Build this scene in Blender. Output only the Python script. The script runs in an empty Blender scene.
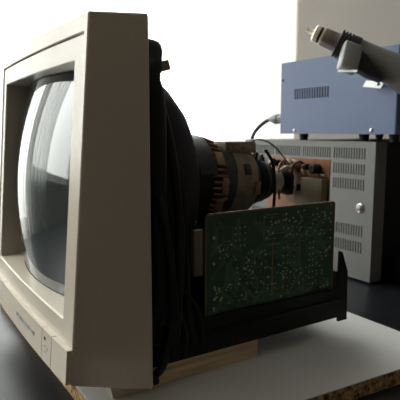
import bpy, bmesh, math, random
from mathutils import Vector, Matrix
random.seed(7)
C = bpy.context.scene.collection
ZO = 1.025                      # camera-height frame -> floor at z = 0 (all shapes below are given relative to eye height)

# ------------------------------------------------------------------ materials
def new_mat(name):
    m = bpy.data.materials.new(name); m.use_nodes = True
    nt = m.node_tree
    return m, nt, nt.nodes['Principled BSDF']

def mat(name, col, rough=0.5, metal=0.0, noise=0.0, scale=60.0, bump=0.0, spec=0.5, ior=None, coat=0.0, stretch=None):
    m, nt, b = new_mat(name)
    b.inputs['Base Color'].default_value = (*col, 1)
    b.inputs['Roughness'].default_value = rough
    b.inputs['Metallic'].default_value = metal
    b.inputs['Specular IOR Level'].default_value = spec
    if ior: b.inputs['IOR'].default_value = ior
    if coat: b.inputs['Coat Weight'].default_value = coat
    if noise or bump:
        tc = nt.nodes.new('ShaderNodeTexCoord')
        n = nt.nodes.new('ShaderNodeTexNoise'); n.inputs['Scale'].default_value = scale; n.inputs['Detail'].default_value = 5
        if stretch:
            mp = nt.nodes.new('ShaderNodeMapping'); mp.inputs['Scale'].default_value = stretch
            nt.links.new(tc.outputs['Object'], mp.inputs['Vector']); nt.links.new(mp.outputs['Vector'], n.inputs['Vector'])
        else:
            nt.links.new(tc.outputs['Object'], n.inputs['Vector'])
        if noise:
            r = nt.nodes.new('ShaderNodeValToRGB')
            lo = [max(0, c * (1 - noise)) for c in col]; hi = [min(1, c * (1 + noise)) for c in col]
            r.color_ramp.elements[0].color = (*lo, 1); r.color_ramp.elements[1].color = (*hi, 1)
            r.color_ramp.elements[0].position = .3; r.color_ramp.elements[1].position = .7
            nt.links.new(n.outputs['Fac'], r.inputs['Fac']); nt.links.new(r.outputs['Color'], b.inputs['Base Color'])
        if bump:
            bp = nt.nodes.new('ShaderNodeBump'); bp.inputs['Strength'].default_value = bump; bp.inputs['Distance'].default_value = .001
            nt.links.new(n.outputs['Fac'], bp.inputs['Height']); nt.links.new(bp.outputs['Normal'], b.inputs['Normal'])
    return m

M = {}
M['beige'] = mat('beige_plastic', (.53, .455, .36), .28, ior=1.66, noise=.03, scale=400, bump=.06)
M['beige_panel'] = mat('beige_panel_plastic', (.52, .455, .365), .28, ior=1.66, noise=.03, scale=400, bump=.06)
M['glass'] = mat('screen_glass', (.035, .042, .040), .04, ior=1.62)
M['rubber'] = mat('black_rubber', (.009, .009, .009), .6, spec=.25)
M['funnel'] = mat('graphite_coating', (.013, .012, .012), .7, noise=.3, scale=40, spec=.25)
M['blackplastic'] = mat('black_plastic', (.006, .006, .006), .5, spec=.2)
M['tape'] = mat('brown_tape', (.27, .165, .085), .5, noise=.25, scale=80)
M['tan'] = mat('tan_plastic', (.21, .16, .105), .5, noise=.3, scale=70)
M['bracket'] = mat('dull_brown_plastic', (.12, .10, .07), .6)
M['cream'] = mat('cream_plastic', (.50, .45, .36), .5, noise=.15, scale=90)
M['copper'] = mat('copper_winding', (.21, .09, .04), .38, metal=.5, noise=.4, scale=260, stretch=(1, 6, 6))
M['ferrite'] = mat('ferrite', (.035, .033, .031), .6, noise=.3, scale=90)
M['pcb'] = mat('green_solder_mask', (.020, .058, .034), .36, noise=.3, scale=24)
M['pcb_edge'] = mat('laminate_edge', (.17, .095, .055), .6)
M['trace'] = mat('masked_copper_track', (.046, .105, .055), .36, noise=.25, scale=60)
M['bare'] = mat('bare_copper_track', (.27, .19, .09), .4, metal=.4)
M['solder'] = mat('solder', (.42, .42, .29), .5, metal=.3)
M['phenolic'] = mat('brown_phenolic', (.26, .105, .045), .45, noise=.35, scale=45)
M['olive'] = mat('olive_can', (.135, .112, .055), .5, noise=.15, scale=60)
M['whitewire'] = mat('pale_insulation', (.42, .38, .31), .5)
M['redwire'] = mat('red_brown_insulation', (.20, .045, .03), .5)
M['cabinet'] = mat('grey_painted_steel', (.14, .14, .132), .5, noise=.03, scale=300, bump=.03)
M['hole'] = mat('dark_interior', (.055, .055, .055), .8)
M['blue'] = mat('blue_painted_steel', (.078, .113, .218), .42, noise=.03, scale=250)
M['steel'] = mat('bright_steel', (.62, .61, .58), .28, metal=.9)
M['hotsteel'] = mat('heat_stained_steel', (.30, .25, .24), .38, metal=.75, noise=.3, scale=60)
M['brass'] = mat('pale_brass', (.86, .74, .58), .35, metal=.4)
M['gungrey'] = mat('dark_grey_plastic', (.18, .18, .17), .5, noise=.06, scale=200)
M['blockgrey'] = mat('grey_plastic', (.31, .31, .30), .5, noise=.05, scale=200)
M['gunblack'] = mat('black_ribbed_plastic', (.018, .018, .019), .5)
M['white'] = mat('white_painted_metal', (.82, .82, .80), .4)
M['laminate'] = mat('white_laminate', (.66, .655, .63), .5, noise=.03, scale=9)
M['table'] = mat('black_table_top', (.010, .011, .013), .36, noise=.3, scale=25, bump=.05, spec=.36)
M['tableleg'] = mat('table_leg_steel', (.03, .03, .03), .5)
M['wall'] = mat('painted_wall', (.25, .222, .198), .85, noise=.02, scale=6)
M['wall_dim'] = mat('painted_wall_room', (.22, .195, .165), .9, noise=.02, scale=6)
M['ceiling'] = mat('ceiling_paint', (.75, .74, .71), .9, noise=.02, scale=6)
M['floor'] = mat('floor_wood', (.10, .07, .05), .5, noise=.3, scale=14, stretch=(1, 8, 1))
M['wall_sill'] = mat('pale_wall', (.55, .53, .49), .85, noise=.02, scale=6)
M['frame'] = mat('window_frame_white', (.70, .70, .68), .45)

# raw pine with grain
def wood():
    m, nt, b = new_mat('pine_wood')
    tc = nt.nodes.new('ShaderNodeTexCoord'); mp = nt.nodes.new('ShaderNodeMapping'); mp.inputs['Scale'].default_value = (3, 60, 60)
    n = nt.nodes.new('ShaderNodeTexNoise'); n.inputs['Scale'].default_value = 3; n.inputs['Detail'].default_value = 6
    r = nt.nodes.new('ShaderNodeValToRGB')
    r.color_ramp.elements[0].color = (.42, .30, .165, 1); r.color_ramp.elements[1].color = (.72, .56, .35, 1)
    r.color_ramp.elements[0].position = .3; r.color_ramp.elements[1].position = .65
    L = nt.links.new
    L(tc.outputs['Object'], mp.inputs['Vector']); L(mp.outputs['Vector'], n.inputs['Vector']); L(n.outputs['Fac'], r.inputs['Fac']); L(r.outputs['Color'], b.inputs['Base Color'])
    b.inputs['Roughness'].default_value = .6
    return m
M['wood'] = wood()

def chipboard():
    m, nt, b = new_mat('chipboard_edge')
    tc = nt.nodes.new('ShaderNodeTexCoord')
    v = nt.nodes.new('ShaderNodeTexVoronoi'); v.inputs['Scale'].default_value = 260
    n = nt.nodes.new('ShaderNodeTexNoise'); n.inputs['Scale'].default_value = 180; n.inputs['Detail'].default_value = 4
    r = nt.nodes.new('ShaderNodeValToRGB'); r.color_ramp.elements[0].color = (.10, .05, .02, 1); r.color_ramp.elements[1].color = (.56, .36, .17, 1)
    r.color_ramp.elements[0].position = .32; r.color_ramp.elements[1].position = .62
    mx = nt.nodes.new('ShaderNodeMath'); mx.operation = 'MULTIPLY_ADD'; mx.inputs[1].default_value = .3
    L = nt.links.new
    sp = nt.nodes.new('ShaderNodeSeparateColor')
    L(tc.outputs['Object'], v.inputs['Vector']); L(tc.outputs['Object'], n.inputs['Vector'])
    L(v.outputs['Color'], sp.inputs['Color']); L(sp.outputs['Red'], mx.inputs[0]); L(n.outputs['Fac'], mx.inputs[2])
    sb = nt.nodes.new('ShaderNodeMath'); sb.operation = 'SUBTRACT'; sb.inputs[1].default_value = .15; L(mx.outputs[0], sb.inputs[0])
    L(sb.outputs[0], r.inputs['Fac']); L(r.outputs['Color'], b.inputs['Base Color'])
    bp = nt.nodes.new('ShaderNodeBump'); bp.inputs['Strength'].default_value = .6; bp.inputs['Distance'].default_value = .001
    L(mx.outputs[0], bp.inputs['Height']); L(bp.outputs['Normal'], b.inputs['Normal'])
    b.inputs['Roughness'].default_value = .8
    return m
M['chip'] = chipboard()

def pane():
    m = bpy.data.materials.new('window_glass'); m.use_nodes = True; nt = m.node_tree; nt.nodes.clear()
    o = nt.nodes.new('ShaderNodeOutputMaterial'); mx = nt.nodes.new('ShaderNodeMixShader'); mx.inputs[0].default_value = .06
    t = nt.nodes.new('ShaderNodeBsdfTransparent'); t.inputs[0].default_value = (.96, .98, .97, 1)
    g = nt.nodes.new('ShaderNodeBsdfGlossy'); g.inputs['Roughness'].default_value = .02
    nt.links.new(t.outputs[0], mx.inputs[1]); nt.links.new(g.outputs[0], mx.inputs[2]); nt.links.new(mx.outputs[0], o.inputs[0])
    return m
M['pane'] = pane()

def sheer():
    m = bpy.data.materials.new('sheer_fabric'); m.use_nodes = True; nt = m.node_tree; nt.nodes.clear()
    o = nt.nodes.new('ShaderNodeOutputMaterial'); mx = nt.nodes.new('ShaderNodeMixShader'); mx.inputs[0].default_value = .68
    t = nt.nodes.new('ShaderNodeBsdfTransparent'); t.inputs[0].default_value = (1, 1, 1, 1)
    m2 = nt.nodes.new('ShaderNodeMixShader'); m2.inputs[0].default_value = .5
    tr = nt.nodes.new('ShaderNodeBsdfTranslucent'); tr.inputs[0].default_value = (.72, .72, .71, 1)
    d = nt.nodes.new('ShaderNodeBsdfDiffuse'); d.inputs[0].default_value = (.7, .7, .69, 1)
    L = nt.links.new
    L(tr.outputs[0], m2.inputs[1]); L(d.outputs[0], m2.inputs[2]); L(t.outputs[0], mx.inputs[1]); L(m2.outputs[0], mx.inputs[2]); L(mx.outputs[0], o.inputs[0])
    return m
M['sheer'] = sheer()

# ------------------------------------------------------------------ mesh builder
def catmull(pts, n=8):
    P = [Vector(p) for p in pts]; P = [2 * P[0] - P[1]] + P + [2 * P[-1] - P[-2]]
    out = []
    for i in range(1, len(P) - 2):
        a, b, c, d = P[i - 1:i + 3]
        for k in range(n):
            t = k / n
            out.append(.5 * ((2 * b) + (c - a) * t + (2 * a - 5 * b + 4 * c - d) * t * t + (3 * b - a - 3 * c + d) * t ** 3))
    out.append(P[-2]); return out

class MB:
    def __init__(s): s.bm = bmesh.new(); s.mats = []; s.cur = 0
    def use(s, m):
        if m not in s.mats: s.mats.append(m)
        s.cur = s.mats.index(m); return s
    def _merge(s, b2):
        for f in b2.faces: f.material_index = s.cur
        me = bpy.data.meshes.new('tmp'); b2.to_mesh(me); b2.free()
        s.bm.from_mesh(me); bpy.data.meshes.remove(me)
    def box(s, a, b, bev=0.0, seg=2):
        b2 = bmesh.new(); bmesh.ops.create_cube(b2, size=1)
        a = Vector(a); b = Vector(b)
        for v in b2.verts: v.co = Vector([(a[i] + b[i]) / 2 + v.co[i] * (b[i] - a[i]) for i in range(3)])
        if bev: bmesh.ops.bevel(b2, geom=b2.edges[:], offset=bev, segments=seg, affect='EDGES', profile=.5)
        s._merge(b2); return s
    def obox(s, c, ax, ay, az, bev=0.0, seg=2):     # oriented box: centre and three half-axis vectors
        b2 = bmesh.new(); bmesh.ops.create_cube(b2, size=2)
        c, ax, ay, az = map(Vector, (c, ax, ay, az)); l = [ax.length, ay.length, az.length]
        for v in b2.verts: v.co = Vector([v.co[i] * l[i] for i in range(3)])
        if bev: bmesh.ops.bevel(b2, geom=b2.edges[:], offset=bev, segments=seg, affect='EDGES', profile=.5)
        n = [ax.normalized(), ay.normalized(), az.normalized()]
        for v in b2.verts: v.co = c + n[0] * v.co[0] + n[1] * v.co[1] + n[2] * v.co[2]
        bmesh.ops.recalc_face_normals(b2, faces=b2.faces[:])
        s._merge(b2); return s
    def lathe(s, p0, axis, prof, seg=32, cap=True):  # prof: (distance along axis, radius)
        p0 = Vector(p0); ax = Vector(axis).normalized()
        h = Vector((0, 0, 1)) if abs(ax.z) < .9 else Vector((1, 0, 0))
        e1 = ax.cross(h).normalized(); e2 = ax.cross(e1)
        rings = [[p0 + ax * d + (e1 * math.cos(2 * math.pi * k / seg) + e2 * math.sin(2 * math.pi * k / seg)) * r for k in range(seg)] for d, r in prof]
        return s.loft(rings, cap)
    def cyl(s, a, b, r, seg=24, r2=None):
        a = Vector(a); b = Vector(b)
        return s.lathe(a, b - a, [(0, r), ((b - a).length, r if r2 is None else r2)], seg)
    def loft(s, rings, cap=True, closed=False):
        b2 = bmesh.new(); R = [[b2.verts.new(p) for p in r] for r in rings]; n = len(R[0])
        seq = list(range(len(R) - 1)) + ([len(R) - 1] if closed else [])
        for i in seq:
            A, B = R[i], R[(i + 1) % len(R)]
            for k in range(n): b2.faces.new((A[k], A[(k + 1) % n], B[(k + 1) % n], B[k]))
        if cap and not closed: b2.faces.new(R[0][::-1]); b2.faces.new(R[-1])
        bmesh.ops.recalc_face_normals(b2, faces=b2.faces[:])
        s._merge(b2); return s
    def grid(s, rows):
        b2 = bmesh.new(); R = [[b2.verts.new(p) for p in r] for r in rows]
        for i in range(len(R) - 1):
            for k in range(len(R[0]) - 1): b2.faces.new((R[i][k], R[i][k + 1], R[i + 1][k + 1], R[i + 1][k]))
        s._merge(b2); return s
    def tube(s, pts, r, seg=10, smooth=8):
        P = catmull(pts, smooth) if smooth and len(pts) > 2 else [Vector(p) for p in pts]
        rings = []; t = (P[1] - P[0]).normalized(); h = Vector((0, 0, 1)) if abs(t.z) < .9 else Vector((1, 0, 0)); e = t.cross(h).normalized()
        for i, p in enumerate(P):
            t = (P[min(i + 1, len(P) - 1)] - P[max(i - 1, 0)]).normalized()
            e = (e - t * e.dot(t)).normalized(); f = t.cross(e)
            rings.append([p + (e * math.cos(2 * math.pi * k / seg) + f * math.sin(2 * math.pi * k / seg)) * r for k in range(seg)])
        return s.loft(rings)
    def prism(s, poly, off, bev=0):                 # polygon (list of points) extruded by a vector
        off = Vector(off); b2 = bmesh.new()
        A = [b2.verts.new(p) for p in poly]; B = [b2.verts.new(Vector(p) + off) for p in poly]; n = len(A)
        b2.faces.new(A); b2.faces.new(B[::-1])
        for k in range(n): b2.faces.new((A[k], B[k], B[(k + 1) % n], A[(k + 1) % n]))
        bmesh.ops.recalc_face_normals(b2, faces=b2.faces[:])
        if bev: bmesh.ops.bevel(b2, geom=b2.edges[:], offset=bev, segments=2, affect='EDGES', profile=.5)
        s._merge(b2); return s
    def build(s, name, m=None, parent=None, smooth=True, angle=35):
        base = Vector((0, 0, 0)); p = parent
        while p: base = base + Vector(p.location); p = p.parent
        if parent is None:
            lo = [min(v.co[i] for v in s.bm.verts) for i in range(3)]; hi = [max(v.co[i] for v in s.bm.verts) for i in range(3)]
            base = Vector(((lo[0] + hi[0]) / 2, (lo[1] + hi[1]) / 2, lo[2]))
        for v in s.bm.verts: v.co -= base
        me = bpy.data.meshes.new(name); s.bm.to_mesh(me); s.bm.free()
        for mm in (s.mats or [m]): me.materials.append(mm)
        if smooth:
            for f in me.polygons: f.use_smooth = True
            me.set_sharp_from_angle(angle=math.radians(angle))
        o = bpy.data.objects.new(name, me); C.objects.link(o)
        if parent: o.parent = parent
        else: o.location = base
        return o

def thing(name, label, cat, loc, group=None):
    o = bpy.data.objects.new(name, None); C.objects.link(o); o.location = loc; o.empty_display_size = .05
    o['label'] = label; o['category'] = cat
    if group: o['group'] = group
    return o
def tag(o, label, cat, group=None):
    o['label'] = label; o['category'] = cat
    if group: o['group'] = group
    return o
def struct(o, label=None, cat=None):
    o['kind'] = 'structure'
    if label: o['label'] = label
    if cat: o['category'] = cat
    return o

# frame: x = depth along the monitor (V), y = across towards the window (U), z = up from eye height
H, T = -.257, -.275            # board top, table top

# ------------------------------------------------------------------ the room
FZ, CZ = -ZO, 2.05
X0, X1, Y0, Y1 = -1.75, 1.204, -2.4, 1.40
struct(MB().box((X0 - .1, Y0 - .1, FZ - .1), (X1 + .1, Y1 + .1, FZ)).build('floor', M['floor']), 'dark wooden floor under the work table', 'floor')
struct(MB().box((X0 - .1, Y0 - .1, CZ), (X1 + .1, Y1 + .1, CZ + .1)).build('ceiling', M['ceiling']), 'pale ceiling over the room', 'ceiling')
struct(MB().box((X1, Y0, FZ), (X1 + .1, Y1 + .12, CZ)).build('wall_right', M['wall']), 'grey painted wall behind the blue station', 'wall')
w = MB(); w.box((X0 - .1, Y0, FZ), (X0, Y1 + .12, CZ))
struct(w.build('wall_left', M['wall_dim']), 'painted wall at the left of the room', 'wall')
struct(MB().box((X0, Y0 - .1, FZ), (X1, Y0, CZ)).build('wall_back', M['wall_dim']), 'painted wall behind the viewpoint', 'wall')
WA = (-.110, X1, -.28, 1.90)   # curtained window: x0, x1, z0, z1
WB = (-1.6, -.135, -.06, 1.90)  # window at the left
w = MB()
ya, yb = Y1, Y1 + .12
w.box((X0, ya, FZ), (WB[0], yb, CZ)); w.box((WB[0], ya, FZ), (WB[1], yb, WB[2])); w.box((WB[0], ya, WB[3]), (WB[1], yb, CZ))
w.box((WB[1], ya, FZ), (WA[0], yb, CZ)); w.box((WA[0], ya, FZ), (WA[1], yb, WA[2])); w.box((WA[0], ya, WA[3]), (WA[1], yb, CZ)); 
struct(w.build('wall_front', M['wall_sill']), 'window wall behind the monitor', 'wall')
def window(n, W, cuts, label):
    x0, x1, z0, z1 = W; f = MB(); y = Y1 + .05; t = .035
    f.box((x0, y, z0), (x1, y + .05, z0 + t)).box((x0, y, z1 - t), (x1, y + .05, z1))
    for x in [x0 + t / 2, x1 - t / 2] + cuts: f.box((x - t / 2, y, z0 + t), (x + t / 2, y + .05, z1 - t))
    o = struct(f.build('window_%d' % n, M['frame']), label, 'window')
    MB().box((x0 + .005, y + .022, z0 + .005), (x1 - .005, y + .026, z1 - .005)).build('pane', M['pane'], o)
window(1, WA, [], 'bright window behind the white sheer curtains')
window(2, WB, [-.9], 'bright bare window mirrored in the screen')
# outside ledge of the second window
struct(MB().box((WB[0] - .03, Y1 - .04, WB[2] - .03), (WB[1] + .03, Y1 + .05, WB[2]), .004).build('trim_1', M['frame']), 'window sill below the bare window', 'sill')

def curtain(x0, x1, y, z0, z1, waves, amp, label, ph=0.):
    n = 120; rows = []
    for z in [z0 + (z1 - z0) * k / 10 for k in range(11)]:
        rows.append([(x0 + (x1 - x0) * i / n, y + amp * math.sin(ph + 2 * math.pi * waves * i / n) + .3 * amp * math.sin(5.3 * waves * i / n), z) for i in range(n + 1)])
    o = MB().grid(rows).build('sheer_curtain', M['sheer'], angle=180)
    return tag(o, label, 'curtain', 'sheer curtains')
curtain(-.02, .985, 1.335, -.30, 1.98, 7, .010, 'white sheer curtain panel behind the monitor, left of the overlap')
curtain(.955, 1.201, 1.300, -.30, 1.98, 2, .005, 'white sheer curtain panel beside the grey wall, right of the overlap', 1.)

curtain(-.37, -.03, 1.33, -.30, 1.98, 6, .016, 'white sheer curtain bunched between the two windows, mirrored in the screen', .4)

# ------------------------------------------------------------------ table
tb = thing('work_table', 'black glossy work table under the board, monitor and grey cabinet', 'table', (.3, .6, T - .75))
MB().box((-.75, .12, T - .03), (1.18, 1.25, T), .003).build('tabletop', M['table'], tb)
for x in (-.70, 1.13):
    for y in (.17, 1.20): MB().box((x - .025, y - .025, T - .75), (x + .025, y + .025, T - .03), .003).build('leg', M['tableleg'], tb)

# white board with raw edge
bd = thing('laminate_board', 'white laminated chipboard sheet with raw brown edge under the monitor', 'board', (.35, .57, T))
poly = [(.1570, .347), (.556, .3225), (.5545, .81), (.1495, .83)]
MB().prism([(x, y, T + .0002) for x, y in poly], (0, 0, H - T - .0014)).build('chipboard_core', M['chip'], bd, smooth=False)
MB().prism([(x, y, H - .0012) for x, y in poly], (0, 0, .0012)).build('laminate_top', M['laminate'], bd, smooth=False)

# wood block
tag(MB().box((.2135, .436, H), (.3550, .485, -.2337), .0012).build('wood_block', M['wood']), 'pale pine wood block wedged under the black chassis of the monitor', 'wood block')

# ------------------------------------------------------------------ the monitor
mon = thing('crt_monitor', 'opened beige CRT monitor with bare tube and circuit boards, on white board', 'monitor', (.30, .587, H))
UC, HW = .58625, .16625
def bow(u): return .0045 * (1 - min(1, ((u - UC) / HW) ** 2))
def F(u, z, off=0.): return Vector((.1568 + .0811 * (z - .0975) - bow(u) + off, u, z))
def rect_loop(u0, u1, z0, z1, fn, nu=14, nz=8, rad=0.0):
    """closed loop round a rectangle, evenly subdivided; fn(u,z) -> point"""
    pts = []
    def corner(cu, cz, a0):
        for k in range(4):
            a = math.radians(a0 + 90 * k / 3); pts.append((cu + rad * math.cos(a), cz + rad * math.sin(a)))
    corner(u0 + rad, z0 + rad, 180)
    for k in range(1, nu): pts.append((u0 + rad + (u1 - u0 - 2 * rad) * k / nu, z0))
    corner(u1 - rad, z0 + rad, 270)
    for k in range(1, nz): pts.append((u1, z0 + rad + (z1 - z0 - 2 * rad) * k / nz))
    corner(u1 - rad, z1 - rad, 0)
    for k in range(1, nu): pts.append((u1 - rad - (u1 - u0 - 2 * rad) * k / nu, z1))
    corner(u0 + rad, z1 - rad, 90)
    for k in range(1, nz): pts.append((u0, z1 - rad - (z1 - z0 - 2 * rad) * k / nz))
    return [fn(u, z) for u, z in pts]
fu0, fu1, fz0, fz1 = .420, .7525, -.2245, .0990
gu0, gu1, gz0, gz1 = .4278, .7447, -.1922, .0834          # inner edge of the rim
bu0, bu1, bz0, bz1, bx = .4145, .758, -.2475, .1022, .2095 # back outline of the shell
Bk = lambda dx: (lambda u, z: Vector((bx + dx, u, z)))
rings = [
    rect_loop(gu0, gu1, gz0, gz1, lambda u, z: F(u, z, .012), rad=.0012),
    rect_loop(gu0, gu1, gz0, gz1, lambda u, z: F(u, z, .0008), rad=.0012),
    rect_loop(gu0 - .0006, gu1 + .0006, gz0 - .0006, gz1 + .0006, lambda u, z: F(u, z, 0), rad=.0012),
    rect_loop(fu0 + .0012, fu1 - .0012, fz0 + .0012, fz1 - .0012, lambda u, z: F(u, z, 0), rad=.0015),
    rect_loop(fu0, fu1, fz0, fz1, lambda u, z: F(u, z, .0012), rad=.002),
    rect_loop(bu0, bu1, bz0, bz1, Bk(-.001), rad=.003),
    rect_loop(bu0 + .001, bu1 - .001, bz0 + .001, bz1 - .001, Bk(0), rad=.003),
    rect_loop(bu0 + .003, bu1 - .003, bz0 + .003, bz1 - .003, Bk(0), rad=.003),
    rect_loop(fu0 + .004, fu1 - .004, fz0 + .004, fz1 - .004, lambda u, z: F(u, z, .010), rad=.002),
]
bez = MB().loft(rings, cap=False, closed=True).build('bezel', M['beige'], mon, angle=30)
# front panel with the screen opening
def poff(z): return .0012
ou0, ou1, oz0, oz1 = .4485, .7268, -.1720, .0622
Pn = lambda d: (lambda u, z: F(u, z, poff(z) + d))
g = .0017
rings = [
    rect_loop(gu0 + g, gu1 - g, gz0 - .0012, gz1 - g, Pn(.010)),
    rect_loop(gu0 + g, gu1 - g, gz0 - .0012, gz1 - g, Pn(.0006)),
    rect_loop(gu0 + g + .0006, gu1 - g - .0006, gz0 - .0010, gz1 - g - .0006, Pn(0)),
    rect_loop(ou0, ou1, oz0, oz1, Pn(0), rad=.002),
    rect_loop(ou0 + .001, ou1 - .001, oz0 + .001, oz1 - .001, Pn(.0012), rad=.002),
    rect_loop(ou0 + .0045, ou1 - .0045, oz0 + .0045, oz1 - .0045, Pn(.040), rad=.006),
    rect_loop(ou0 + .002, ou1 - .002, oz0 + .002, oz1 - .002, Pn(.042), rad=.006),
]
fp = MB().loft(rings, cap=False).build('front_panel', M['beige_panel'], mon, angle=30)
# picture tube face: part of a sphere
uc, zc = .5876, -.0552
def glass_pt(u, z, d=0.):
    R = .44; r2 = (u - uc) ** 2 + (z - zc) ** 2
    return F(UC, z, -.0040 + d) + Vector((.0045 + R - math.sqrt(R * R - r2), u - UC, 0))
gl = MB(); n = 28; hu, hz = .1365, .1145
rows = []
for j in range(n + 1):
    row = []
    for i in range(n + 1):
        s, t = -1 + 2 * i / n, -1 + 2 * j / n
        row.append(glass_pt(uc + hu * s * (1 - .012 * t * t), zc + hz * t * (1 - .012 * s * s)))
    rows.append(row)
gl.grid(rows)
MB_screen = gl.build('screen', M['glass'], mon, angle=180)
# dark gasket line between glass and surround
gk = MB()
pts = [rows[0][i] for i in range(n + 1)] + [rows[j][n] for j in range(1, n + 1)] + [rows[n][i] for i in range(n - 1, -1, -1)] + [rows[j][0] for j in range(n - 1, 0, -1)]
cz = Vector((0, uc, zc))
gk_r = []
for sc, dx in ((.994, .0002), (.996, -.0006), (1.0, -.0006), (1.004, .003)):
    gk_r.append([Vector((p.x + dx, uc + (p.y - uc) * sc, zc + (p.z - zc) * sc)) for p in pts])
gk.loft(gk_r, cap=False).build('gasket', M['rubber'], mon, angle=60)
# lower control strip: flaps and button set flush in the rim
def strip(name, u0, u1, z0=fz0 + .0020, z1=gz0 + .0006, m='beige', proud=.0045):
    k = 10; us = [u0 + (u1 - u0) * i / k for i in range(k + 1)]
    b = MB()
    ring = []
    for u in us:
        ring.append([F(u, z0, -proud), F(u, z1, -proud), F(u, z1, .004), F(u, z0, .004)])
    b.loft(ring)
    return b.build(name, M[m], mon, angle=30)
strip('control_flap', .4898, .6688)
pb = strip('power_button', .4616, .4884)
strip('end_cap', .4215, .4602)
strip('end_cap', .6704, .7495)
# little lamp window and printed marks on the button, maker's lettering strip on the flap
b = MB(); p = F(.4800, -.1995, -.0048); b.box(p + Vector((-.0002, -.0022, -.0016)), p + Vector((.0006, .0022, .0016)), .0004).build('indicator_lamp', M['rubber'], pb)
M['ink'] = mat('blue_grey_print', (.22, .26, .33), .5)
b = MB()
for u, z, wu, wz in ((.4785, -.2065, .004, .0012), (.472, -.2085, .0014, .0032), (.4785, -.2125, .004, .0012)):
    p = F(u, z, -.0046); b.box(p + Vector((-.0001, -wu / 2, -wz / 2)), p + Vector((.0003, wu / 2, wz / 2)))
b.build('printed_mark', M['ink'], pb)
fl = [o for o in mon.children if o.name.startswith('control_flap')][0]
b = MB(); u = .588; rr = random.Random(3)
while u > .515:
    wu = rr.choice((.0022, .0026, .003)); 
    if rr.random() > .14:
        zz = -.2070
        for (du, dz, a, c) in rr.sample([(0, 0, .0007, .0046), (wu * .7, 0, .0007, .0046), (wu * .35, .0019, wu * .8, .0007), (wu * .35, -.0019, wu * .8, .0007), (wu * .35, 0, wu * .7, .0007)], 3):
            p = F(u - du, zz + dz, -.0046); b.box(p + Vector((-.0001, -a / 2, -c / 2)), p + Vector((.0003, a / 2, c / 2)))
    u -= wu + .0012
b.build('nameplate_print', M['ink'], fl)
# feet under the shell
for u in (.437, .695):
    b = MB(); b.prism([(.177, u, H), (.2125, u, H), (.2085, u, -.2465), (.174, u, -.2405)], (0, .045, 0))
    b.build('foot', M['beige'], mon, smooth=False)

# picture tube body (funnel) : rounded rectangle lofted to a circle
AX, AZ = .587, -.063
def sup(hw, hh, x, p, n=48, dz=0.):
    out = []
    for k in range(n):
        a = 2 * math.pi * k / n; c, s = math.cos(a), math.sin(a)
        out.append(Vector((x, AX + hw * math.copysign(abs(c) ** (2 / p), c), AZ + dz + hh * math.copysign(abs(s) ** (2 / p), s))))
    return out
tube = MB().loft([sup(.140, .118, .188, 7), sup(.146, .128, .200, 7), sup(.147, .130, .222, 7), sup(.144, .126, .238, 6), sup(.136, .116, .262, 4.5), sup(.120, .100, .288, 3.4), sup(.099, .083, .308, 2.6), sup(.072, .065, .326, 2.1), sup(.048, .048, .342, 2), sup(.016, .016, .40, 2)])
tube.build('tube_funnel', M['funnel'], mon, angle=50)
# degaussing coil around the tube
coil = MB(); ring = []
P = sup(.1545, .1460, .2245, 8, 64); P2 = [Vector((q.x + .004 * math.sin(3 * k * .2), q.y, q.z + .003 * math.sin(k * .9))) for k, q in enumerate(P)]
rings = []
for k in range(64):
    t = (P2[(k + 1) % 64] - P2[k - 1]).normalized(); e = Vector((1, 0, 0)); f = t.cross(e).normalized()
    r = .0095 + .0012 * math.sin(k * 1.7)
    rings.append([P2[k] + (e * math.cos(2 * math.pi * j / 12) * 1.1 + f * math.sin(2 * math.pi * j / 12)) * r for j in range(12)])
dc = coil.loft(rings, closed=True).build('degaussing_coil', M['rubber'], mon, angle=80)
for k in (12, 44, 50):
    q = P2[k]; t = (P2[(k + 1) % 64] - P2[k - 1]).normalized(); e = Vector((1, 0, 0)); f = t.cross(e).normalized()
    rs = [[q + t * d + (e * math.cos(2 * math.pi * j / 14) * 1.1 + f * math.sin(2 * math.pi * j / 14)) * .0120 for j in range(14)] for d in (-.006, .006)]
    MB().loft(rs).build('tape_wrap', M['tape'], dc)
MB().obox((.2475, .4590, .0640), (.0042, 0, .0012), (0, .006, 0), (-.0012, 0, .0048), .0008).build('tape_tab', M['tape'], dc)
# deflection yoke
yk_parent = bpy.data.objects.new('deflection_yoke', None); C.objects.link(yk_parent); yk_parent.parent = mon
TD = Vector((1, 0, -.075)).normalized()
A0 = Vector((0, AX, AZ + .075 * .34))
def ctr(x): return Vector((x, AX, AZ + .075 * (.34 - x)))
def lat(name, prof, m, parent=yk_parent, seg=40): return MB().lathe(A0, TD, prof, seg, cap=True).build(name, M[m], parent, angle=30)
lat('front_flange', [(.323, .0560), (.325, .0615), (.333, .0615), (.335, .055)], 'tan')
lat('coil_saddle', [(.334, .052), (.337, .0560), (.360, .0560), (.366, .051)], 'rubber')
lat('ferrite_core', [(.364, .047), (.368, .0525), (.398, .0520), (.402, .046)], 'ferrite')
lat('rear_flange', [(.397, .040), (.399, .0520), (.424, .0515), (.428, .0500), (.436, .0490), (.440, .040)], 'tan')
cw = MB()
for k in range(44):
    a = 2 * math.pi * k / 44; wob = .003 * math.sin(k * 2.1)
    pr = lambda x, r: ctr(x) + Vector((0, r * math.cos(a), r * math.sin(a)))
    cw.tube([pr(.356, .0530), pr(.363 + wob, .0562), pr(.372, .0555), pr(.380 + wob, .0530)], .0024, 6, 3)
cw.build('copper_winding', M['copper'], yk_parent)
b = MB(); b.loft([[Vector((x, AX + r * math.cos(a), AZ - .001 + r * math.sin(a))) for r, a in ([(.0588, math.radians(d)) for d in range(80, 172, 9)] + [(.0568, math.radians(d)) for d in range(162, 76, -9)])] for x in (.337, .346, .362)])
b.build('tape_flap', M['gunblack'], yk_parent)
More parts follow.
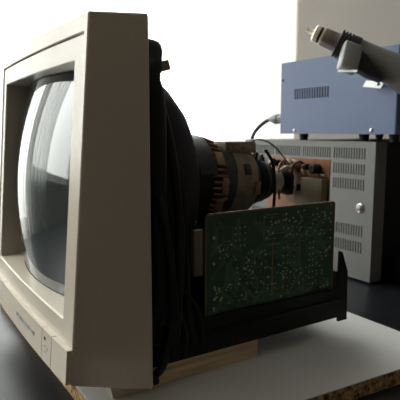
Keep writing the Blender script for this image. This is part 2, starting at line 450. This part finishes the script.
tbx = MB().box((.390, AX - .034, AZ + .0335), (.441, AX + .014, AZ + .0490), .0015).build('terminal_box', M['tan'], yk_parent)
for k in range(3): MB().lathe((.396 + .012 * k, AX - .034, AZ + .041), (0, -1, 0), [(0, .0022), (.0035, .0018)], 10).build('terminal_pin', M['hotsteel'], tbx)
def patch(x, z, s, m, k=.8, R=.0568):
    c = ctr(x); y = math.sqrt(R * R - z * z)
    MB().obox((x, c.y - y, c.z + z), (s, 0, -.075 * s), Vector((0, -z, -y)).normalized() * s * k, Vector((0, -y, z)).normalized() * .0016, .0006).build('tape_patch', M[m], yk_parent)
for q in ((.371, .030, .006, 'tape', 1.6), (.374, -.004, .005, 'tan', 2.0), (.369, -.030, .006, 'tape', 1.3)): patch(*q)
for q in ((.416, .018, .005, 'gunblack', 1.5), (.431, -.006, .004, 'tape', 2.2)): patch(*q, R=.0522)
# neck and its magnet rings
nk = MB().lathe(A0, TD, [(.38, .0146), (.520, .0146)], 28).build('tube_neck', M['cream'], mon)
for x, r, t, m in ((.441, .036, .005, 'rubber'), (.4490, .034, .004, 'ferrite'), (.4560, .0350, .004, 'rubber'), (.4635, .032, .004, 'rubber'), (.4710, .031, .004, 'ferrite'), (.4790, .027, .006, 'rubber')):
    rg = MB().lathe(A0, TD, [(x, r), (x + t, r)], 32)
    a = random.uniform(.9, 2.4); p = ctr(x + t / 2) + Vector((0, r * math.cos(a), r * math.sin(a))); rad_ = Vector((0, math.cos(a), math.sin(a)))
    rg.obox(p + rad_ * .003, (t / 2, 0, 0), rad_ * .006, rad_.cross(Vector((1, 0, 0))) * .004, .0006)
    rg.build('magnet_ring', M[m], nk, angle=30)
lat('clamp_sleeve', [(.490, .0195), (.507, .0195)], 'whitewire', nk)
# neck board
nbd = MB().box((.5290, .4998, -.148), (.5308, .6330, -.0387), .0003).build('neck_board', M['phenolic'], mon, smooth=False)
MB().lathe(ctr(.511), TD, [(0, .0165), (.019, .0200)], 24).build('tube_socket', M['blackplastic'], nbd, angle=30)
MB().box((.5165, .5019, -.1145), (.5290, .5438, -.0662), .0015).build('shield_can', M['olive'], nbd)
for (u, z, r, l, m) in ((.492, -.0500, .0070, .014, 'rubber'), (.508, -.0485, .0045, .012, 'blackplastic'), (.531, -.052, .006, .016, 'redwire'), (.556, -.078, .0045, .012, 'rubber'), (.526, -.078, .005, .016, 'rubber'), (.570, -.046, .005, .014, 'rubber')):
    MB().lathe((.529, u * 1.06, z * 1.06), (-1, 0, 0), [(0, r), (l - .0015, r), (l, r - .0015)], 18).build('capacitor', M[m], nbd, angle=30)
for (u, z, a) in ((.585, -.046, .3), (.482, -.058, .1), (.533, -.042, .2), (.556, -.054, .2), (.516, -.057, .9), (.545, -.043, .5)):
    d = Vector((0, math.cos(a), math.sin(a))) * .0065
    MB().lathe(Vector((.525, u * 1.06, z * 1.06)) - d, d, [(0, .0012), (.002, .0024), (.011, .0024), (.013, .0012)], 12).build('resistor', M['tan'], nbd)
# wires around the neck
def wire(pts, r, m, name='wire'): return MB().tube(pts, r, 10).build(name, M[m], mon, angle=60)
wire([(.438, .560, -.014), (.448, .555, -.0115), (.470, .555, -.018), (.495, .560, -.035), (.520, .570, -.052)], .0012, 'tan')
wire([(.455, .550, -.026), (.462, .542, -.044), (.463, .538, -.078), (.458, .535, -.12)], .0022, 'rubber')
wire([(.500, .570, -.058), (.508, .562, -.052), (.518, .556, -.064), (.512, .552, -.10)], .0022, 'whitewire')
wire([(.528, .590, -.050), (.515, .580, -.044), (.503, .576, -.056), (.500, .57, -.10)], .0016, 'redwire')
wire([(.528, .552, -.047), (.515, .547, -.044), (.508, .552, -.054), (.510, .554, -.09)], .0014, 'rubber')
wire([(.528, .612, -.047), (.512, .600, -.043), (.500, .596, -.055)], .0018, 'rubber')

# chassis tray
tr = MB()
side = [(.2140, -.2335), (.4800, -.2335), (.4800, -.2395), (.4955, -.2395), (.4940, -.1760), (.4835, -.1500), (.4790, -.1480), (.4770, -.1960), (.2140, -.1930)]
tr.prism([(x, .4305, z) for x, z in side], (0, .003, 0))
tr.box((.2140, .4335, -.2335), (.4800, .735, -.2300))
tr.box((.2140, .732, -.2300), (.4800, .735, -.195))
tr.box((.4770, .4335, -.2300), (.4800, .732, -.175))
tr.prism([(.335, u, z) for u, z in ((.47, -.232), (.47, -.095), (.522, -.095), (.540, -.1165), (.587, -.1315), (.634, -.1165), (.652, -.095), (.72, -.095), (.72, -.232))], (.003, 0, 0))
tray = tr.build('chassis_tray', M['blackplastic'], mon, smooth=False)
MB().box((.2140, .4285, -.2120), (.4795, .4306, -.2085), .0006).build('tray_rib', M['blackplastic'], tray)
# main circuit board
z0b, z1b, x0b, x1b, yb_ = -.213, -.0852, .2822, .4718, .4350
pc = MB()
cr = .004
pl = []
for (cx, cz_, a0) in ((x0b + cr, z0b + cr, 180), (x1b - cr, z0b + cr, 270), (x1b - cr, z1b - cr, 0), (x0b + cr, z1b - cr, 90)):
    for k in range(5):
        a = math.radians(a0 + 90 * k / 4); pl.append((cx + cr * math.cos(a), yb_, cz_ + cr * math.sin(a)))
pc.prism(pl, (0, .0016, 0))
board = pc.build('main_circuit_board', M['pcb'], mon, smooth=False)
# pale rim of bare laminate along the board's upper and right edges
rim = MB(); rim.box((x0b + .003, yb_ - .0002, z1b - .0016), (x1b - .003, yb_ + .0018, z1b + .0002)); rim.box((x1b - .0014, yb_ - .0002, z0b + .004), (x1b + .0002, yb_ + .0018, z1b - .003)); rim.box((x0b - .0002, yb_ - .0002, z0b + .004), (x0b + .0010, yb_ + .0018, z1b - .003))
rim.build('laminate_rim', M['pcb_edge'], board, smooth=False)
# copper tracks and solder joints on the side that shows
rr = random.Random(11)
W_, H_ = x1b - x0b, z1b - z0b
def P2d(s, t): return (x0b + W_ * s, z1b - .108 * t)       # s along, t down over the part that shows
def track(bm, pts, w):
    for (a, b_) in zip(pts, pts[1:]):
        a = Vector((a[0], yb_, a[1])); b2 = Vector((b_[0], yb_, b_[1])); d = b2 - a
        if d.length < 1e-6: continue
        dn = d.normalized(); nn = Vector((-dn.z, 0, dn.x))
        bm.obox((a + b2) / 2, dn * (d.length / 2 + w * .4), nn * w / 2, Vector((0, rr.uniform(.00008, .00022), 0)))
tk = MB(); tkb = MB()
for i in range(95):
    s, t = rr.uniform(.04, .94), rr.uniform(.05, .97); pts = [P2d(s, t)]; d = rr.choice((0, 1, 2, 3))
    for k in range(rr.randint(2, 4)):
        l = rr.uniform(.03, .16); dx, dz = ((1, 0), (0, 1), (.7, .9), (-.7, .9))[d]
        s = min(.965, max(.03, s + dx * l * .8)); t = min(.99, max(.035, t + dz * l)); pts.append(P2d(s, t)); d = rr.choice((0, 1, 2, 3))
    track(tk, pts, rr.choice((.0011, .0016, .0022, .0034, .005)))
tk.build('copper_tracks', M['trace'], board, smooth=False)
# bare tinned tracks: the bracket shapes in the middle of the board
def px(x, y):                                             # board coordinates from fractions measured on the board
    return P2d(x, y)
for pts, wd in (([(.47, .17), (.47, .28), (.57, .28)], .0009), ([(.41, .08), (.41, .33), (.50, .33)], .0008), ([(.42, .07), (.52, .07)], .0008), ([(.48, .36), (.48, .95)], .0012), ([(.44, .39), (.60, .39), (.60, .45)], .0009), ([(.55, .40), (.55, .52)], .0007), ([(.66, .40), (.77, .40)], .0006), ([(.70, .30), (.70, .95)], .0006), ([(.40, .42), (.40, .60)], .0008)):
    track(tkb, [px(*p) for p in pts], wd)
tkb.build('tinned_track', M['bare'], board, smooth=False)
sj = MB()
def joint(s, t, r=.0011):
    x, z = P2d(s, t)
    sj.lathe((x, yb_, z), (0, -1, 0), [(0, r), (.0005, r * .85), (.0013, r * .35)], 8)
for i in range(3):
    for j in range(4): joint(.20 + .035 * i + rr.uniform(-.004, .004), .17 + .062 * j)
for t in (.24, .50): joint(.055, t, .0019)
for k in range(6): joint(.965, .04 + .095 * k, .0013)
for k in range(8): joint(.785, .43 + .068 * k, .0011); joint(.815, .43 + .068 * k, .0011)
for k in range(6): joint(.565, .45 + .085 * k, .0012); joint(.60, .45 + .085 * k, .001)
for k in range(7): joint(.655 + .0, .42 + .07 * k, .001)
for (s0, s1, t0, t1, n_) in ((.08, .20, .28, .48, 16), (.40, .66, .08, .34, 34), (.62, .95, .06, .36, 40), (.20, .44, .42, .86, 36), (.05, .18, .72, .98, 16), (.44, .64, .6, .98, 30), (.83, .96, .5, .98, 24), (.20, .40, .86, .98, 8), (.64, .80, .7, .98, 12)):
    for k in range(n_): joint(rr.uniform(s0, s1), rr.uniform(t0, t1), rr.choice((.0007, .0009, .0011, .0014)))
for (s, t, r) in ((.06, .74, .0019), (.09, .76, .0017), (.06, .86, .0020), (.055, .95, .0017), (.10, .88, .0015), (.30, .52, .0018), (.345, .56, .0017), (.27, .60, .0018), (.33, .65, .0016)): joint(s, t, r)
j_ = sj.build('solder_joints', M['solder'], board); j_['kind'] = 'stuff'
# parts on the far side of the main board
for (x, z, r, l) in ((.31, -.11, .009, .03), (.34, -.13, .007, .025), (.44, -.12, .011, .035), (.40, -.15, .008, .03)):
    MB().lathe((x, yb_ + .0016, z), (0, 1, 0), [(0, r), (l, r)], 18).build('capacitor', M['blackplastic'], board, angle=30)
MB().box((.365, yb_ + .0016, -.165), (.395, yb_ + .035, -.13), .002).build('transformer', M['tan'], board)
# bracket at the board's left edge, flyback on the tray
MB().box((.2690, .4360, -.150), (.2800, .4420, -.1010), .0008).build('board_bracket', M['bracket'], mon)
fb = MB(); fb.box((.27, .60, -.230), (.33, .67, -.165), .004); fb.cyl((.30, .635, -.165), (.30, .635, -.150), .018)
fb.build('flyback_transformer', M['blackplastic'], mon)
# loose cables between shell and board
wire([(.222, .424, -.06), (.232, .420, -.12), (.236, .422, -.18), (.226, .423, -.226), (.2175, .427, -.2405), (.2195, .430, -.2480)], .0042, 'rubber', 'cable')
wire([(.225, .438, .05), (.245, .44, -.02), (.252, .436, -.10), (.243, .4245, -.17), (.236, .4225, -.222)], .0050, 'rubber', 'cable')
wire([(.230, .45, .02), (.262, .455, -.04), (.266, .448, -.11), (.256, .426, -.180), (.262, .4245, -.215)], .0036, 'rubber', 'cable')
wire([(.24, .43, -.15), (.256, .426, -.165), (.268, .425, -.185), (.272, .4245, -.222)], .0024, 'rubber', 'cable')
wire([(.232, .427, -.155), (.246, .4225, -.185), (.252, .422, -.205), (.248, .423, -.226)], .0020, 'whitewire' if False else 'rubber', 'cable')

# ------------------------------------------------------------------ plates with real punched slots
def slot_plate(mb, x, us, zs, isslot, depth, mface, mhole, u_fn=None):
    """plate in the plane x = const facing -x; cells with isslot() are pushed in"""
    b2 = bmesh.new()
    us = sorted(set(us)); zs = sorted(set(zs)); fm = []
    V = {}
    def v(i, k, d):
        key = (i, k, d)
        if key not in V: V[key] = b2.verts.new((x + d, us[i], zs[k]))
        return V[key]
    mb.use(mface); a = mb.cur; mb.use(mhole); h = mb.cur
    for i in range(len(us) - 1):
        for k in range(len(zs) - 1):
            q = [(i, k), (i, k + 1), (i + 1, k + 1), (i + 1, k)]
            if isslot((us[i] + us[i + 1]) / 2, (zs[k] + zs[k + 1]) / 2):
                b2.faces.new([v(*c, depth) for c in q]).material_index = h
                for c, d in zip(q, q[1:] + q[:1]): b2.faces.new([v(*c, 0), v(*d, 0), v(*d, depth), v(*c, depth)]).material_index = h
            else:
                b2.faces.new([v(*c, 0) for c in q]).material_index = a
    me = bpy.data.meshes.new('tmp'); b2.to_mesh(me); b2.free(); mb.bm.from_mesh(me); bpy.data.meshes.remove(me)

# ------------------------------------------------------------------ grey vented cabinet
CX, CU0, CU1, CZ0, CZ1 = .7341, .590, .9615, T, -.0200
cab = thing('metal_cabinet', 'grey steel equipment cabinet with rows of vent slots, under the blue station', 'cabinet', (.88, .775, T))
groups = [(.6085 + .083 * k, .6085 + .083 * k + .0775) for k in range(4)]
rowsz = [(-.0505, -.0305), (-.0790, -.0590), (-.1065, -.0870), (-.1915, -.1715), (-.2220, -.2015)]
slots = []
for a, b_ in groups:
    nS = 13; pit = (b_ - a) / nS
    for k in range(nS):
        for (c, d) in rowsz: slots.append((a + pit * k + pit * .30, a + pit * k + pit * .72, c, d))
us = [CU0, CU1] + [s for q in slots for s in q[:2]]; zs = [CZ0 + .004, CZ1] + [s for q in slots for s in q[2:]]
us = sorted(set(round(s, 6) for s in us)); zs = sorted(set(round(s, 6) for s in zs))
isl = lambda u, z: any(a < u < b_ and c < z < d for a, b_, c, d in slots)
cm = MB(); slot_plate(cm, CX, us, zs, isl, .0022, M['cabinet'], M['hole'])
cm.use(M['cabinet'])
# rest of the wrapped cover: near side lip, far side, top, underside
cm.box((CX, CU0 - .0012, CZ0 + .004), (CX + .0305, CU0, CZ1))
cm.box((CX, CU1, CZ0 + .004), (1.12, CU1 + .0012, CZ1))
cm.box((CX + .0002, CU0, CZ1), (1.12, CU1, CZ1 + .0012))
cm.build('cover', M['cabinet'], cab, smooth=False)
MB().box((CX + .010, CU0 + .0005, CZ0), (1.118, CU1 - .001, CZ1 - .0005), .001).build('chassis', M['blackplastic'], cab, smooth=False)
b = MB(); kz, ku = -.1385, .6165
b.lathe((CX, ku, kz), (-1, 0, 0), [(0, .0088), (.002, .0088), (.003, .0072), (.0022, .0060)], 28)
kb = b.build('lock_ring', M['steel'], cab, angle=30)
MB().lathe((CX - .0018, ku, kz), (-1, 0, 0), [(0, .0056), (.003, .0050), (.0036, .0036)], 24).build('lock_barrel', M['hotsteel'], kb, angle=30)
# dark fittings along the near side of the chassis
b = MB(); b.box((.780, .567, T + .0005), (.90, .5890, T + .048), .002); b.build('lower_module', M['blackplastic'], cab)
MB().lathe((.800, .567, T + .012), (0, -1, 0), [(0, .006), (.006, .006), (.008, .004)], 18).build('knob', M['steel'], cab, angle=30)
MB().lathe((.803, .567, T + .040), (0, -1, 0), [(0, .004), (.004, .004)], 18).build('screw', M['hotsteel'], cab, angle=30)

# ------------------------------------------------------------------ blue station
ST = thing('rework_station', 'blue steel box with small vent grille standing on the grey cabinet', 'station', (.86, .695, CZ1 + .0012))
SX, SU0, SU1, SZ0, SZ1 = .7341, .5490, .8385, -.0055, .1405
vs = []
for k in range(14):
    p_ = (.7985 - .7015) / 14; vs.append((.7015 + p_ * k + p_ * .22, .7015 + p_ * k + p_ * .74))
vz = (.0640, .0850)
us = sorted([SU0 + .004, SU1 - .0005] + [s for q in vs for s in q]); zs = [SZ0 + .0005, vz[0], vz[1], SZ1 - .0005]
sb = MB(); slot_plate(sb, SX, us, zs, lambda u, z: vz[0] < z < vz[1] and any(a < u < b_ for a, b_ in vs), .004, M['blue'], M['hole'])
sb.use(M['blue'])
# side, top, bottom, back of the case with a rounded near edge
arc = [Vector((SX + .004 - .004 * math.cos(a), SU0 + .004 - .004 * math.sin(a), 0)) for a in [math.radians(90 * k / 6) for k in range(7)]]
ringz = lambda z: [Vector((p.x, p.y, z)) for p in arc] + [Vector((1.02, SU0, z)), Vector((1.02, SU1, z)), Vector((SX + .0045, SU1, z)), Vector((SX + .0045, SU0 + .008, z)), Vector((SX + .0002, SU0 + .006, z))]
sb.loft([ringz(SZ0), ringz(SZ1)])
sb.box((SX, SU0 + .004, SZ1 - .0006), (SX + .01, SU1, SZ1)); sb.box((SX, SU0 + .004, SZ0), (SX + .01, SU1, SZ0 + .0006)); sb.box((SX, SU1 - .0006, SZ0), (SX + .01, SU1, SZ1))
sb.build('case', M['blue'], ST, angle=30)
for (x, u) in ((.752, .785), (.752, .630), (.99, .785), (.99, .630), (.752, .565)):
    MB().lathe((x, u, CZ1 + .0012), (0, 0, 1), [(0, .008), (SZ0 - CZ1 - .0012, .0095)], 18).build('rubber_foot', M['rubber'], ST, angle=30)
for u in (.795, .6000):
    MB().lathe((SX, u, .0010), (-1, 0, 0), [(0, .0036), (.0012, .0034), (.0024, .0018)], 16).build('screw', M['steel'], ST)
MB().lathe((SX, .8325, .1050), (-1, 0, 0), [(0, .0030), (.0010, .0026)], 16).build('screw', M['rubber'], ST)
MB().box((.752, SU1, .012), (.778, SU1 + .003, .042), .001).build('power_inlet', M['blackplastic'], ST)
# white holder bracket fixed to the case, with its drilled tab
e1 = (Vector((.7294, .5767, .0710)) - Vector((.7171, .5856, .0777))); e2 = Vector((.7197, .585, .0844)) - Vector((.7171, .5856, .0777)); e2 = e2 - e1 * (e2.dot(e1) / e1.dot(e1))
hc = Vector((.7171, .5856, .0777)); e3 = e1.cross(e2).normalized()
if e3.x < 0: e3 = -e3
nrm = Vector((-.80, -.10, .55)).normalized(); FW_ = Vector((.5301, .8373, -.1341))
t1 = e1 - FW_ * (e1.dot(nrm) / FW_.dot(nrm)); t2 = e2 - FW_ * (e2.dot(nrm) / FW_.dot(nrm)); t2 = t2 - t1 * (t2.dot(t1) / t1.dot(t1))
hb = MB(); hb.obox(hc, t1 * .68, t2 * .9, nrm * .0008, .0003)
hb.box((.7190, .582, .0740), (SX, .588, .0790))
tabp = hb.build('holder_bracket', M['white'], ST, smooth=False)
MB().lathe(hc + t1 * .38 + t2 * .1 + nrm * .0007, nrm, [(0, .0030), (.0012, .0026)], 16).build('screw', M['rubber'], tabp)

# power cord
pcd = thing('power_cord', 'black power cord with grey plug at the blue station side', 'cord', (.765, .90, .0265))
MB().lathe((.765, SU1 + .0035, .0265), (0, 1, 0), [(0, .0085), (.030, .0085), (.038, .0085), (.039, .0110), (.050, .0110), (.052, .0085), (.066, .0060)], 20).build('plug', M['gungrey'], pcd, angle=30)
MB().tube([(.765, SU1 + .060, .0265), (.765, SU1 + .085, .022), (.765, SU1 + .118, .004), (.765, SU1 + .137, -.020), (.765, SU1 + .143, -.060), (.765, SU1 + .145, -.18), (.765, SU1 + .150, -.25), (.78, SU1 + .17, T + .0050), (.83, SU1 + .19, T + .0046), (.87, SU1 + .19, T + .0046)], .0042, 12).build('cable', M['rubber'], pcd, angle=60)

# ------------------------------------------------------------------ hot air gun
gun = thing('hot_air_gun', 'black hot air gun with steel nozzle, held in front of the blue box', 'hot air gun', (.66, .585, .0885))
gt = Vector((.6077, .6328, .1637)); ge = Vector((.6510, .5912, .1350)); ga = (ge - gt).normalized()
FWD = Vector((.5301, .8373, -.1341))
L0 = (ge - gt).length
MB().lathe(gt, ga, [(-.001, .0036), (.009, .0046), (.013, .0075)], 18).build('nozzle_tip', M['brass'], gun, angle=30)
MB().lathe(gt, ga, [(.0115, .0100), (.0135, .0138), (.0195, .0144), (.0205, .0122), (.0245, .0122), (.0255, .0140), (.0305, .0142), (.0315, .010)], 32).build('nozzle_collar', M['brass'], gun, angle=30)
MB().lathe(gt, ga, [(.0208, .0126), (.0242, .0126)], 32).build('clamp_ring', M['rubber'], gun, angle=30)
MB().lathe(gt, ga, [(.028, .0146), (L0 + .006, .0150)], 36).build('heater_tube', M['hotsteel'], gun, angle=30)
pr = []; d = L0 - .014
for k in range(4):
    pr += [(d, .0190), (d + .0008, .0222), (d + .0036, .0226), (d + .0044, .0196)]; d += .0054
MB().lathe(gt, ga, [(L0 - .015, .0150)] + pr + [(d, .0220), (d + .012, .0225)], 36).build('ribbed_collar', M['gunblack'], gun, angle=30)
path = [ge + ga * .004, Vector((.6639, .5797, .1265)), Vector((.6781, .5631, .1150)), Vector((.7017, .5366, .0960)), Vector((.7285, .5055, .0690)), Vector((.7554, .4692, .0246)), Vector((.769, .4426, -.0136)), Vector((.775, .425, -.040))]
rad = [.0200, .0212, .0220, .0250, .0275, .0280, .0260, .0200]
cp = catmull(path, 6); rings = []
for i, p in enumerate(cp):
    t = (cp[min(i + 1, len(cp) - 1)] - cp[max(i - 1, 0)]).normalized(); e = t.cross(FWD).normalized(); f2 = t.cross(e).normalized()
    q = i / 6; k = min(int(q), len(rad) - 2); r = rad[k] + (rad[k + 1] - rad[k]) * (q - k)
    rings.append([p + (e * math.cos(2 * math.pi * j / 32) + f2 * math.sin(2 * math.pi * j / 32) * .92) * r for j in range(32)])
MB().loft(rings).build('handle', M['gungrey'], gun, angle=50)
TL, TR, BL, BR = map(Vector, ((.6246, .5644, .1400), (.6454, .5496, .1300), (.6130, .5655, .1000), (.6356, .5496, .0895)))
bc = (TL + TR + BL + BR) / 4; bx_ = ((TR - TL) + (BR - BL)) / 4; bz_ = ((TL - BL) + (TR - BR)) / 4
bn = bx_.cross(bz_).normalized()
if bn.dot(FWD) < 0: bn = -bn
MB().obox(bc + bn * .013, bx_, bz_, bn * .014, .0035, 3).build('cradle_block', M['blockgrey'], gun, angle=40)
nrm = Vector((-.80, -.10, .55)).normalized(); q1 = bx_ * .80; q2 = bz_.normalized() * .0022
q1 = q1 - FWD * (q1.dot(nrm) / FWD.dot(nrm)); q2 = q2 - FWD * (q2.dot(nrm) / FWD.dot(nrm)); q2 = q2 - q1 * (q2.dot(q1) / q1.dot(q1))
MB().obox(bc - bz_ * 1.02 + bn * .006 - bz_.normalized() * .0012, q1, q2, nrm * .0006, .0003).build('cradle_plate', M['white'], gun, smooth=False)
MB().prism([Vector(p) for p in ((0.6468, 0.5539, 0.1243), (0.6408, 0.5531, 0.0952), (0.6539, 0.5433, 0.086), (0.6729, 0.5299, 0.0775), (0.6651, 0.5379, 0.0967), (0.6548, 0.5477, 0.1167))], FWD * .022, .002).build('trigger_housing', M['gunblack'], gun, angle=40)
MB().tube([Vector((.773, .430, -.032)), Vector((.785, .405, -.07)), Vector((.83, .375, -.15)), Vector((.88, .365, -.215)), Vector((.93, .37, -.252)), Vector((.98, .385, T + .0105)), Vector((1.03, .41, T + .0090)), Vector((1.09, .44, T + .0090))], .0075, 14).build('hose', M['gunblack'], gun, angle=60)

# ------------------------------------------------------------------ lift everything so the floor is at z = 0
for o in bpy.data.objects:
    if o.parent is None: o.location.z += ZO

# ------------------------------------------------------------------ light
wd = bpy.data.worlds.new('overcast'); bpy.context.scene.world = wd; wd.use_nodes = True
nt = wd.node_tree; bg = nt.nodes['Background']        # overcast sky: brighter overhead, dim ground below the horizon
tc = nt.nodes.new('ShaderNodeTexCoord'); sp = nt.nodes.new('ShaderNodeSeparateXYZ'); cr_ = nt.nodes.new('ShaderNodeValToRGB')
mr = nt.nodes.new('ShaderNodeMapRange'); mr.inputs['From Min'].default_value = -1; mr.inputs['From Max'].default_value = 1
nt.links.new(tc.outputs['Generated'], sp.inputs[0]); nt.links.new(sp.outputs['Z'], mr.inputs['Value']); nt.links.new(mr.outputs[0], cr_.inputs[0])
el = cr_.color_ramp.elements
el[0].position = .40; el[0].color = (.15, .148, .14, 1); el[1].position = .95; el[1].color = (1, 1, 1, 1)
e = el.new(.47); e.color = (.36, .355, .345, 1)
nt.links.new(cr_.outputs[0], bg.inputs[0]); bg.inputs[1].default_value = 15.5
for k, W in enumerate((WA, WB)):
    l = bpy.data.lights.new('daylight_portal', 'AREA'); l.shape = 'RECTANGLE'; l.size = W[1] - W[0]; l.size_y = W[3] - W[2]
    l.cycles.is_portal = True
    o = bpy.data.objects.new('daylight_portal', l); C.objects.link(o)
    o.location = ((W[0] + W[1]) / 2, Y1 + .125, (W[2] + W[3]) / 2 + ZO); o.rotation_euler = (math.radians(-90), 0, 0)

# ------------------------------------------------------------------ camera
cam = bpy.data.cameras.new('camera'); cam.sensor_width = 36; cam.lens = 510 / 400 * 36; cam.clip_start = .02; cam.dof.use_dof = True; cam.dof.focus_distance = .52; cam.dof.aperture_fstop = 16
co = bpy.data.objects.new('camera', cam); C.objects.link(co)
th = math.radians(32.34); al = math.atan(69 / 510)
fh = Vector((math.sin(th), math.cos(th), 0)); rt = Vector((math.cos(th), -math.sin(th), 0)); fw = fh * math.cos(al) - Vector((0, 0, 1)) * math.sin(al); up = rt.cross(fw)
co.matrix_world = Matrix(((rt.x, up.x, -fw.x, 0), (rt.y, up.y, -fw.y, 0), (rt.z, up.z, -fw.z, ZO), (0, 0, 0, 1)))
sc = bpy.context.scene; sc.camera = co
sc.view_settings.view_transform = 'Standard'; sc.view_settings.look = 'None'; sc.view_settings.gamma = 1; sc.view_settings.exposure = 0
sc.cycles.max_bounces = 10; sc.cycles.transparent_max_bounces = 12; sc.cycles.diffuse_bounces = 6
